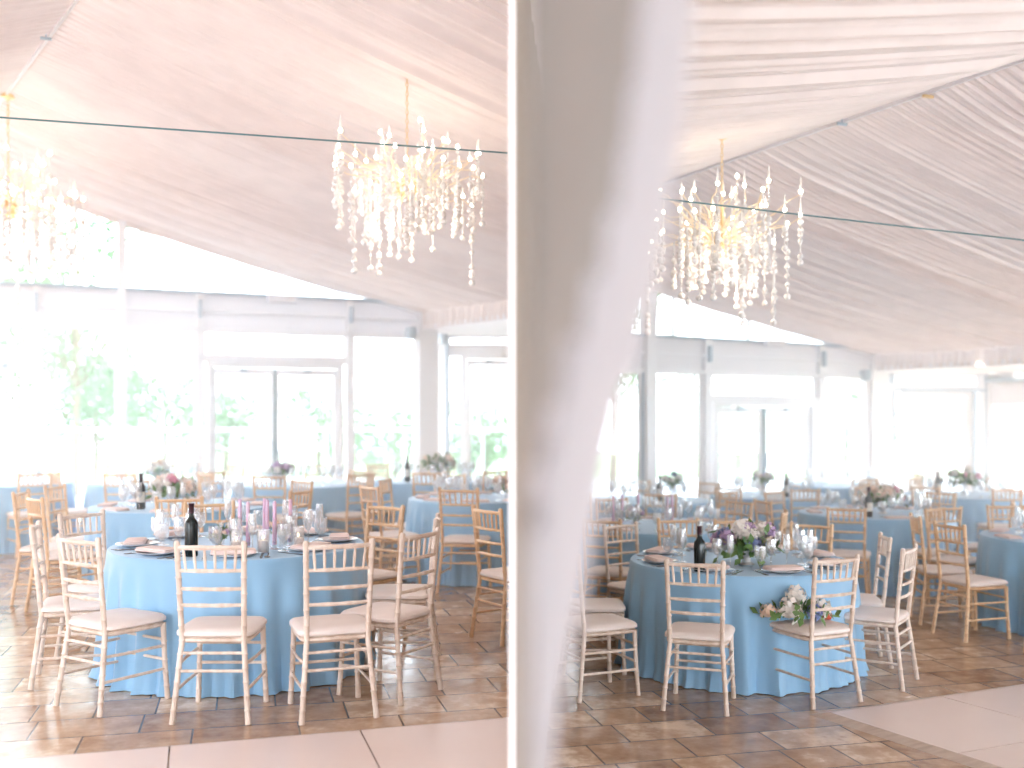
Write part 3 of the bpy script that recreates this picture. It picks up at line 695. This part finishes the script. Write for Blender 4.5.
# tables: key, X, Y, R, floor, short name, level of detail
TABLES = [
    ('T1L', -1.74, 6.80, .79, FL, 'nearest left-bay table', 2, .2),
    ('T2L', -2.98, 9.65, .80, FL, 'second-row left-bay table', 1, .1),
    ('T3L', -.34, 10.5, .68, FL, 'left-bay table by the dividing wall', 1, 0),
    ('F1L', -6.05, 12.75, .75, FL, 'far left-bay table by the first door', 0, 0),
    ('F2L', -4.35, 13.0, .78, FL, 'far left-bay table by the tall pole', 0, 0),
    ('F3L', -2.5, 12.6, .78, FL, 'far left-bay table before the double door', 0, 0),
    ('F4L', -.95, 13.3, .78, FL, 'far left-bay table by the corner column', 0, 0),
    ('T1R', 1.67, 7.80, .80, FR, 'nearest right-bay table', 2, .25),
    ('T2R', 3.92, 11.5, .80, FR, 'second-row right-bay table', 1, 0),
    ('T3R', 4.93, 9.25, .80, FR, 'right-bay table nearest the side windows', 1, .1),
    ('T5R', 1.43, 10.2, .78, FR, 'right-bay table beside the drape', 1, 0),
    ('T6R', 3.42, 14.0, .80, FR, 'far right-bay table before the doors', 0, 0),
    ('T7R', 1.68, 13.2, .78, FR, 'far right-bay table by the tall pole', 0, 0),
    ('T4R', 5.95, 14.0, .80, FR, 'far right-bay table by the extension', 0, 0),
    ('T8R', 4.9, 16.0, .80, FR, 'farthest right-bay table by the corner column', 0, 0),
]
for i, (k, X, Y, R, zf, nm, lv, phs) in enumerate(TABLES):
    cloth(X, Y, R, zf, 11+i, 'blue floor-length cloth on the '+nm)
    settings(X, Y, R, zf, nm, lv, phs, i)

# ------------------------------------------------------------------ chairs, each placed
L_ = [
 (-1.545, 5.70, 0, 'l', 'limewashed chair with its back to us, left one of two before the nearest left-bay table'),
 (-.975, 5.74, 20, 'l', 'limewashed chair with its back to us, right one of two before the nearest left-bay table'),
 (-2.185, 5.90, -34, 'l', 'limewashed chair turned half right at the front left of the nearest left-bay table'),
 (-2.60, 6.40, -72, 'l', 'limewashed chair seen side-on left of the nearest left-bay table'),
 (-2.66, 7.00, -118, 'l', 'limewashed chair at the back left of the nearest left-bay table'),
 (-2.16, 7.70, -158, 'n', 'golden chair facing us behind the dark wine bottle, nearest left-bay table'),
 (-1.06, 7.50, 142, 'n', 'golden chair at the back right of the nearest left-bay table'),
 (-.72, 6.10, 60, 'l', 'limewashed chair turned half left on the right of the nearest left-bay table'),
 (-.72, 6.80, 92, 'l', 'limewashed chair behind another on the right of the nearest left-bay table'),
 (-3.92, 9.05, -85, 'n', 'golden chair side-on at the outer left of the second-row left-bay table'),
 (-3.60, 8.60, -48, 'n', 'golden chair half turned right at the front left of the second-row left-bay table'),
 (-3.95, 9.75, -95, 'n', 'golden chair left of the second-row table partly hidden by another, left bay'),
 (-2.65, 8.62, 8, 'n', 'golden chair with its back to us before the second-row left-bay table'),
 (-2.05, 9.3, 70, 'n', 'golden chair on the right of the second-row left-bay table'),
 (-2.25, 10.4, 135, 'n', 'golden chair at the back right of the second-row left-bay table'),
 (-3.5, 10.5, -150, 'n', 'golden chair facing us behind the second-row left-bay table'),
 (-.42, 9.62, -12, 'n', 'golden chair with its back to us before the blue table by the dividing wall'),
 (.02, 7.58, -55, 'n', 'golden chair edge-on against the dividing wall, left bay'),
 (-1.12, 9.95, -55, 'n', 'golden chair turned right between the doors and the dividing wall table, left bay'),
 (-1.05, 10.75, -100, 'n', 'golden chair at the left of the table by the dividing wall, left bay'),
 (-.60, 11.4, -160, 'n', 'golden chair facing us behind the table by the dividing wall, left bay'),
]
for x, y, d, k, lb in L_: chair(x, y, d, k, 'L', lb)
R_ = [
 (1.19, 6.74, -18, 'l', 'limewashed chair with its back to us before the nearest right-bay table'),
 (1.93, 6.90, 26, 'l', 'limewashed chair with a bouquet on its seat, nearest right-bay table'),
 (2.48, 7.32, 56, 'l', 'limewashed chair turned half left on the right of the nearest right-bay table'),
 (2.51, 7.88, 82, 'l', 'limewashed chair behind another on the right of the nearest right-bay table'),
 (.57, 7.02, -66, 'l', 'limewashed chair half hidden by the drape, left of the nearest right-bay table'),
 (.60, 7.66, -90, 'l', 'limewashed chair behind the half-hidden one beside the drape, right bay'),
 (1.02, 8.50, -145, 'l', 'pale chair at the back left of the nearest right-bay table'),
 (1.45, 8.86, -172, 'n', 'golden chair facing us behind the wine bottle, nearest right-bay table'),
 (2.30, 8.52, 142, 'n', 'golden chair at the back right of the nearest right-bay table'),
 (3.30, 10.45, -22, 'n', 'golden chair with its back to us, left one before the second-row right-bay table'),
 (4.14, 10.55, 14, 'n', 'golden chair with its back to us, right one before the second-row right-bay table'),
 (2.85, 11.2, -75, 'n', 'golden chair left of the second-row right-bay table'),
 (3.2, 12.2, -140, 'n', 'golden chair at the back left of the second-row right-bay table'),
 (4.9, 11.0, 65, 'n', 'golden chair on the right of the second-row right-bay table'),
 (4.75, 12.1, 130, 'n', 'golden chair at the back right of the second-row right-bay table'),
 (3.80, 8.78, -72, 'n', 'pale golden chair seen side-on left of the table nearest the side windows'),
 (4.22, 8.28, -30, 'n', 'golden chair cut by the frame edge before the table nearest the side windows'),
 (3.80, 9.38, -98, 'n', 'golden chair behind another, left of the table nearest the side windows'),
 (4.20, 10.02, -140, 'n', 'golden chair at the back left of the table nearest the side windows'),
 (4.85, 10.28, 175, 'n', 'golden chair facing us behind the table nearest the side windows'),
 (.86, 9.3, -25, 'n', 'golden chair before the right-bay table close to the drape'),
 (1.80, 9.32, 20, 'n', 'golden chair before the right-bay table beside the drape'),
 (2.3, 9.95, 70, 'n', 'golden chair on the right of the right-bay table beside the drape'),
 (2.15, 10.85, 125, 'n', 'golden chair at the back right of the right-bay table beside the drape'),
 (1.1, 11.15, -170, 'n', 'golden chair facing us behind the right-bay table beside the drape'),
]
for x, y, d, k, lb in R_: chair(x, y, d, k, 'R', lb)
def ring(tk, angs, bayname):
    T = [t for t in TABLES if t[0] == tk][0]; nm = T[5]
    for a in angs:
        an = math.radians(-90+a); r = T[3]+.16; X = T[1]+math.cos(an)*r; Y = T[2]+math.sin(an)*r
        idx = round((a % 360)/45) % 8
        chair(X, Y, a, 'n', bayname, 'golden chair on the %s of the %s' % (DIRS[idx], nm), 'chairs around the far tables')
ring('F1L', (40, 0, -45), 'L'); ring('F2L', (0, -50, 50, 140, -140, 180), 'L'); ring('F3L', (-5, 45, -50, 180, 135), 'L'); ring('F4L', (-45, 0, 40, 90, 180, -135), 'L')
ring('T6R', (-40, 5, 50, 180, 90), 'R'); ring('T7R', (0, 45, -50, 130, 180), 'R'); ring('T4R', (-45, 0, 45, 180, -90, 90, 135), 'R'); ring('T8R', (-45, 0, 90, -90, 45), 'R')

# ------------------------------------------------------------------ bottles, candles, flowers
zL = FL+.7625; zR = FR+.7625
for X, Y, z, lb in ((-1.865, 6.20, zL, 'dark wine bottle on the nearest left-bay table'), (1.27, 7.22, zR, 'dark wine bottle left of the large arrangement, nearest right-bay table'),
        (-3.22, 9.25, zL, 'dark wine bottle beside the flowers, second-row left-bay table'), (3.68, 11.0, zR, 'dark wine bottle beside peach flowers, second-row right-bay table'),
        (-1.27, 12.95, zL, 'dark wine bottle on the far table by the corner column, left bay'), (5.55, 13.9, zR, 'dark wine bottle on the far table by the extension, right bay'), (3.5, 13.6, zR, 'dark wine bottle on far table before the doors, right bay'), (1.8, 13.0, zR, 'dark wine bottle on far table by the tall pole, right bay')):
    WARE_put('bottle', (X, Y, z), 2.6 if Y < 8 else .3, lb, 'bottle')
k = 0
for dx, dy, key in ((-.02, -.10, 'taper'), (.06, .06, 'taper'), (.13, -.05, 'taper'), (.02, .16, 'taper'), (.20, .08, 'taper'), (-.12, .10, 'taper'), (.28, -.08, 'votive'), (.10, -.22, 'votive'), (-.05, -.26, 'votive')):
    lbs = ['front-most', 'second', 'right front', 'rear', 'far right', 'left rear', 'right', 'middle', 'left']
    WARE_put(key, (-1.58+dx, 6.56+dy, zL), 0, ('lilac taper candle, %s of the cluster on the nearest left-bay table' if key == 'taper' else 'ivory candle in glass cylinder, %s of three on nearest left-bay table') % lbs[k], 'candle', 'candles on the nearest left-bay table'); k += 1
arrangement((-1.73, 6.30, zL), .045, [('lfl', .018), ('bfl', .015), ('pfl', .018)], 'bud vase of violet and blue flowers beside the bottle, nearest left-bay table', 3, 'bud', 6, 5, 'bud_vase', True)
arrangement((-1.82, 6.66, zL+.0), .05, [('wfl', .015), ('pfl', .012)], 'bud vase of green leaves and small buds, nearest left-bay table', 4, 'bud', 4, 9, 'bud_vase', True)
arrangement((-1.42, 6.62, zL), .055, [('wfl', .03), ('pfl', .03), ('lfl', .02)], 'small vase of blush roses near candles, nearest left-bay table', 5, 'bud', 6, 5, 'bud_vase', True)
arrangement((1.66, 7.55, zR), .185, [('wfl', .075), ('lfl', .055), ('wfl', .05), ('bfl', .06), ('pfl', .045), ('lfl', .045), ('wfl', .06)], 'large arrangement of white, lilac and blue flowers, nearest right-bay table', 9, 'bowl', 24, 22)
arrangement((-3.02, 9.5, zL), .17, [('wfl', .06), ('pfl', .06), ('kfl', .045), ('wfl', .05)], 'white and peach arrangement with one pink bloom, second-row left-bay table', 10, 'bowl', 16, 16)
arrangement((3.95, 11.35, zR), .19, [('wfl', .07), ('pfl', .075), ('pfl', .06), ('kfl', .04), ('wfl', .06)], 'peach and white arrangement with a pink bloom, second-row right-bay table', 12, 'bowl', 18, 16)
arrangement((-.05, 10.3, zL), .10, [('pfl', .05), ('wfl', .04)], 'small peach arrangement on the table by the dividing wall, left bay', 13, 'bud', 7, 6)
arrangement((-.92, 13.1, zL), .17, [('wfl', .06), ('pfl', .05)], 'leafy arrangement on the far table by the corner column, left bay', 14, 'tall', 8, 22)
arrangement((5.85, 13.8, zR), .18, [('wfl', .06), ('kfl', .04)], 'leafy arrangement on the far table by the extension, right bay', 15, 'tall', 8, 22)
arrangement((-4.3, 12.9, zL), .14, [('wfl', .05), ('pfl', .05)], 'white arrangement on the far table by the tall pole, left bay', 16, 'bowl', 9, 10)
arrangement((-2.7, 12.4, zL), .14, [('wfl', .05), ('lfl', .05)], 'white and lilac arrangement on far table before the double door, left bay', 17, 'bowl', 9, 10)
arrangement((3.3, 14.0, zR), .12, [('wfl', .05), ('lfl', .04)], 'small arrangement on the far table before the doors, right bay', 18, 'tall', 6, 10)
arrangement((2.0, 13.3, zR), .12, [('wfl', .05), ('bfl', .04)], 'green and white arrangement on the far table by the tall pole, right bay', 19, 'tall', 6, 14)
arrangement((5.0, 9.1, zR), .15, [('wfl', .05), ('lfl', .04)], 'arrangement on the table nearest the side windows', 20, 'bowl', 9, 10)
arrangement((1.15, 10.0, zR), .07, [('lfl', .03), ('wfl', .03)], 'bud vase of lilac flowers on the right-bay table beside the drape', 21, 'bud', 6, 9, 'bud_vase')
for i, (dx, dy) in enumerate(((-.25, -.1), (-.15, .05), (.25, -.15), (.32, .02), (.02, .2))):
    WARE_put('taper', (1.20+dx, 10.1+dy, zR), 0, 'lilac taper candle, %s on right-bay table beside the drape' % ['outermost left', 'second from left', 'right front', 'outermost right', 'rear'][i], 'candle', 'candles on the right-bay table beside the drape')
# bouquet lying on the chair seat
r = empty('bouquet', (1.87, 6.95, FR+.482), math.radians(26)); r.scale = (1.55,)*3; rnd = random.Random(5)
for i, (x, y, z, rr, c) in enumerate(((-.07, -.02, .05, .05, 'wfl'), (.02, .05, .07, .055, 'wfl'), (.09, -.03, .045, .045, 'wfl'), (-.13, .04, .04, .035, 'pfl'), (.03, -.06, .04, .035, 'bfl'), (-.02, .0, .11, .04, 'wfl'))):
    m = MB(); m.keep = 1; bloom(m, (x, y, z), rr, 46, rnd); m.build('bloom', M[c], r)
for i in range(9):
    a = i*.7; m = MB(); m.keep = 1; leafy(m, (-.02, 0, .05), (math.cos(a), math.sin(a), .15), .16, rnd, 6, .014); m.build('leaf_sprig', M['leaf'], r)
m = MB()
for i in range(5): m.tube([(.04, -.02+.008*i, .03), (.17, -.06+.006*i, .012)], .003, 5)
m.build('stem_bundle', M['stem'], r); m = MB(); m.tube([(.10, -.035, .02), (.13, -.045, .018)], .018, 10); m.build('ribbon', M['ribbon'], r)
tag(r, 'white bouquet with green leaves and red ribbon lying on a chair seat', 'flowers')

# ------------------------------------------------------------------ chandeliers
def make_chandelier():
    root = empty('chandelier'); rnd = random.Random(21)
    m = MB(); m.ball((0, 0, 0), .075, 14, 8, 1.1); m.lathe([(.02, .08), (.05, .10), (.015, .13), (.012, .26), (.02, .27)], n=12)
    for i in range(40):
        a = i*2.4; z = 1-2*(i+.5)/40; q = math.sqrt(1-z*z); d = Vector((q*math.cos(a), q*math.sin(a), z)); m.tube([d*.06, d*.13], [.006, .002], 5)
    m.build('hub', M['gold'], root)
    k = 0
    def strand(p, L, up=0):
        m = MB(); 
        m.tube([p, p-Vector((0, 0, L))], .0022, 4)
        z = 0; 
        while z < L:
            m.ball(p-Vector((0, 0, z)), rnd.choice((.007, .009, .012)), 6, 4); z += rnd.uniform(.014, .03)
        for _ in range(max(2, int(L/.09))): m.ball(p-Vector((0, 0, rnd.uniform(.3, .95)*L)), rnd.uniform(.019, .027), 8, 6)
        m.ball(p-Vector((0, 0, L+.012)), .026, 10, 6)
        if up: m.lathe([(.010, 0), (.011, .02), (.008, up*.8), (.002, up)], p, 8)
        m.build('crystal_strand', M['crystal'], root)
    for i in range(46):
        a = i*2.399963+rnd.uniform(-.15, .15); R = rnd.choice((.22, .32, .42, .50, .56, .60)); el = rnd.uniform(-.02, .42)
        if R < .35: el = rnd.uniform(.05, .50)
        d = Vector((math.cos(a), math.sin(a), 0)); s_ = Vector((-d.y, d.x, 0))
        pts = []
        for t in range(7):
            u = t/6; pts.append(d*R*u+s_*.05*math.sin(u*6+i)+Vector((0, 0, el*u+.03*math.sin(u*9+i)-.06*u*u)))
        m = MB(); m.tube(pts, [.008, .007, .0065, .006, .0055, .005, .004], 6); arm = m.build('arm', M['goldrod'], root)
        tip = pts[-1]; bm_ = MB(); bm_.ball(tip+Vector((0, 0, .02)), .015, 8, 5, 1.4); bm_.build('bulb', M['bulb'], arm)
        strand(tip, rnd.uniform(.25, .62) if R > .45 else rnd.uniform(.35, .80), rnd.choice((0, .10, .14)))
        mid = pts[4] if R > .3 else pts[5]
        (i % 3 != 0) and strand(mid, rnd.uniform(.2, .6))
    return Proto(root)
CHN = make_chandelier()
warm = []
def chandelier(B, top, cy, sc, label, rot, chainlabel=None):
    p = ceil_hit(B, *top); z = at(top[0], cy, p.y).z
    o = CHN.put((p.x, p.y, z), rot); o.scale = (sc, sc, sc); tag(o, label, 'chandelier', 'crystal chandeliers')
    L = (p.z-.03-z)/sc; n = int((L-.26)/.036); m = MB()
    for i in range(n):
        zz = .27+.036*i; pts = []
        for q in range(11):
            th = 2*PI*q/10; x = .010*math.cos(th); y = .022*math.sin(th); pts.append((x, 0, zz+.018+y) if i % 2 else (0, x, zz+.018+y))
        m.tube(pts, .0032, 5, cap=False)
    m.build('chain', M['gold'], o)
    m = MB(); m.lathe([(.004, L-.03), (.05, L-.01), (.055, L+.02), (.01, L+.03)], n=14); m.build('ceiling_rose', M['gold'], o)
    warm.append((p.x, p.y, z, sc))
chandelier(BL, (407, 66), 190, .98, 'crystal chandelier above the nearest left-bay table', .3)
chandelier(BL, (8, 94), 210, 1.25, 'crystal chandelier cut by the picture edge, hung from the ridge, left bay', 1.6)
chandelier(BR, (722, 133), 242, .98, 'crystal chandelier above the nearest right-bay table', 2.5)

# tie cables and the clips along the ridge
def cable(pts, nm, lb, r=.006):
    m = MB(); m.tube(pts, r, 6); tag(m.build(nm, M['teal']), lb, 'cable')
def cpt(x, y, z): Y = F*(z-CZ)/(HY-y); return at(x, y, Y)
cable([cpt(-120, 109, 3.45), cpt(509, 153, 3.45)+Vector((-.01, 0, 0))], 'tie_cable', 'dark tie cable spanning under the pleated ceiling, left bay')
zc = 3.05
cable([cpt(560, 187, zc), cpt(1100, 249, zc)], 'tie_cable', 'dark tie cable spanning under the pleated ceiling, right bay')
for (Bq, x, y, lb) in ((BL, 46, 34, 'small metal clip high on the ridge, left bay'), (BR, 842, 119, 'small metal clip on the ridge above the cable, right bay'), (BR, 928, 91, 'brass double hook on the ridge, right bay')):
    p = ceil_hit(Bq, x, y); p.z -= .04; m = MB(); m.box((0, 0, 0), (.09, .02, .02), .4); m.tube([(0, 0, 0), (0, 0, .05)], .006, 6); o = m.build('ridge_clip', M['gold'] if 'brass' in lb else M['steel'], loc=p, smooth=False); tag(o, lb, 'clip')

# ------------------------------------------------------------------ drape hanging close to the camera
def drape():
    m = MB(); m.keep = 1; nu = 90; nv = 60; vs = []; fs = []; Y0 = .92
    prof_r = [(-900, 720), (0, 693), (100, 683), (200, 670), (300, 652), (400, 622), (500, 602), (600, 587), (700, 567), (768, 556), (1200, 520), (2600, 500)]
    def xr(y):
        for (a, xa), (b, xb) in zip(prof_r[:-1], prof_r[1:]):
            if a <= y <= b: return xa+(xb-xa)*(y-a)/(b-a)
        return 500
    ztop = ceil_z(BR, .1, .9); UB = []
    for j in range(nv+1):
        z = FR+.02+(ztop-FR-.02)*j/nv; y = HY+(CZ-z)*F/Y0
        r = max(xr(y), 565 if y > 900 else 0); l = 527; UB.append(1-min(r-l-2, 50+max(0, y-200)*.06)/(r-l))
        for i in range(nu+1):
            u = i/nu; x = l+(r-l)*u
            ub = UB[-1]
            if u > ub: q = (u-ub)/(1-ub); fold = -.035+.13*q**1.3
            else: q = u/ub; fold = .035*math.cos(q*PI)
            fold += .004*math.sin(u*13)
            Y = Y0+fold
            vs.append(((x-CX)/F*Y, Y, z))
    for j in range(nv):
        for i in range(nu): a = j*(nu+1)+i; fs.append((a, a+1, a+nu+2, a+nu+1))
    o = empty('drape', (.1, Y0, FR+.01))
    for nm, keep in (('shaded_side', lambda i, ub: i/nu < ub), ('lit_side', lambda i, ub: i/nu >= ub)):  # one white fabric, its shade and light painted as two tones
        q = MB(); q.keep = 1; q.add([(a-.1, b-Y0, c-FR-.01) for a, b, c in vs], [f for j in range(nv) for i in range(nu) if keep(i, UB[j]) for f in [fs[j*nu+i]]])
        d = q.build(nm, M['shaded' if nm == 'shaded_side' else 'drape'], o)
        for p in d.data.polygons: p.use_smooth = True
    tag(o, 'blurred white drape, shaded and lit sides coloured in, hanging in front of the dividing wall', 'curtain')
drape()

# ------------------------------------------------------------------ haze volumes added to stand in for lens flare over the far end
hz = bpy.data.materials.new('haze'); hz.use_nodes = True; nt = hz.node_tree; nt.nodes.remove(nt.nodes['Principled BSDF'])  # added haze material, stands in for lens flare
vs_ = nt.nodes.new('ShaderNodeVolumeScatter'); vs_.inputs['Color'].default_value = (1, 1, 1, 1); vs_.inputs['Density'].default_value = .036; vs_.inputs['Anisotropy'].default_value = .5
nt.links.new(vs_.outputs[0], nt.nodes['Material Output'].inputs['Volume'])
hz2 = hz.copy(); [setattr(n_.inputs['Density'], 'default_value', .040) for n_ in hz2.node_tree.nodes if n_.type == 'VOLUME_SCATTER']
def flare_zone(pts, z0, z1, lb):
    m = MB(); m.prism([Vector((x, y, z0)) for x, y in pts], (0, 0, z1-z0)); tag(m.build('haze', hz if 'left' in lb else hz2, smooth=False), lb, 'haze', kind='stuff')  # added volume, stands in for lens flare
wl = lambda B, x: tuple((B['WP'](x, HY)-B['wn']*.25).xy)
flare_zone([(-11, 7.4), (pxl(7.4)-.03, 7.4), (pxl(16.4)-.03, 16.4), (-1.0, 16.4), wl(BL, 412), wl(BL, -100)], .02, 3.0, 'added haze standing in for lens flare towards the windows of the left bay')
flare_zone([(pxr(8.4)+.03, 8.4), (9, 8.4), (8.2, 19.6), (6.6, 19.6), wl(BR, 865), (pxr(14)+.03, 14.2)], FR+.02, 2.5, 'added haze standing in for lens flare towards the windows of the right bay')
# ------------------------------------------------------------------ light
w = bpy.data.worlds.new('World'); SC.world = w; w.use_nodes = True
bg = w.node_tree.nodes['Background']; bg.inputs[0].default_value = (.86, .93, 1, 1); bg.inputs[1].default_value = 8.0
for x, y, z, sc in warm:
    for dz, e in ((.05, 12), (-.35, 14)):
        ld = bpy.data.lights.new('chandelier_glow', 'POINT'); ld.energy = e; ld.color = (1, .80, .62); ld.shadow_soft_size = .25
        lo = bpy.data.objects.new('chandelier_glow', ld); lo.location = (x, y, z+dz); COL.objects.link(lo)
for pr in list(CH.values())+list(WARE.values())+[CHN]: pr.drop()

# ------------------------------------------------------------------ camera
cd = bpy.data.cameras.new('Camera'); cam = bpy.data.objects.new('Camera', cd); COL.objects.link(cam); SC.camera = cam
cam.location = (0, 0, CZ); cam.rotation_euler = (PI/2, 0, 0)
cd.sensor_fit = 'HORIZONTAL'; cd.sensor_width = 36; cd.lens = 36*F/1024; cd.shift_y = (HY-384)/1024; cd.clip_end = 300; cd.clip_start = .05
cd.dof.use_dof = True; cd.dof.focus_distance = 6.3; cd.dof.aperture_fstop = cd.lens/38.0; cd.dof.aperture_blades = 0
SC.view_settings.view_transform = 'Standard'; SC.view_settings.look = 'None'; SC.view_settings.gamma = 1; SC.view_settings.use_curve_mapping = False
SC.view_settings.exposure = .17
SC.cycles.max_bounces = 10; SC.cycles.diffuse_bounces = 5; SC.cycles.transparent_max_bounces = 24; SC.cycles.sample_clamp_indirect = 8
SC.cycles.volume_bounces = 3; SC.cycles.caustics_reflective = False; SC.cycles.caustics_refractive = False
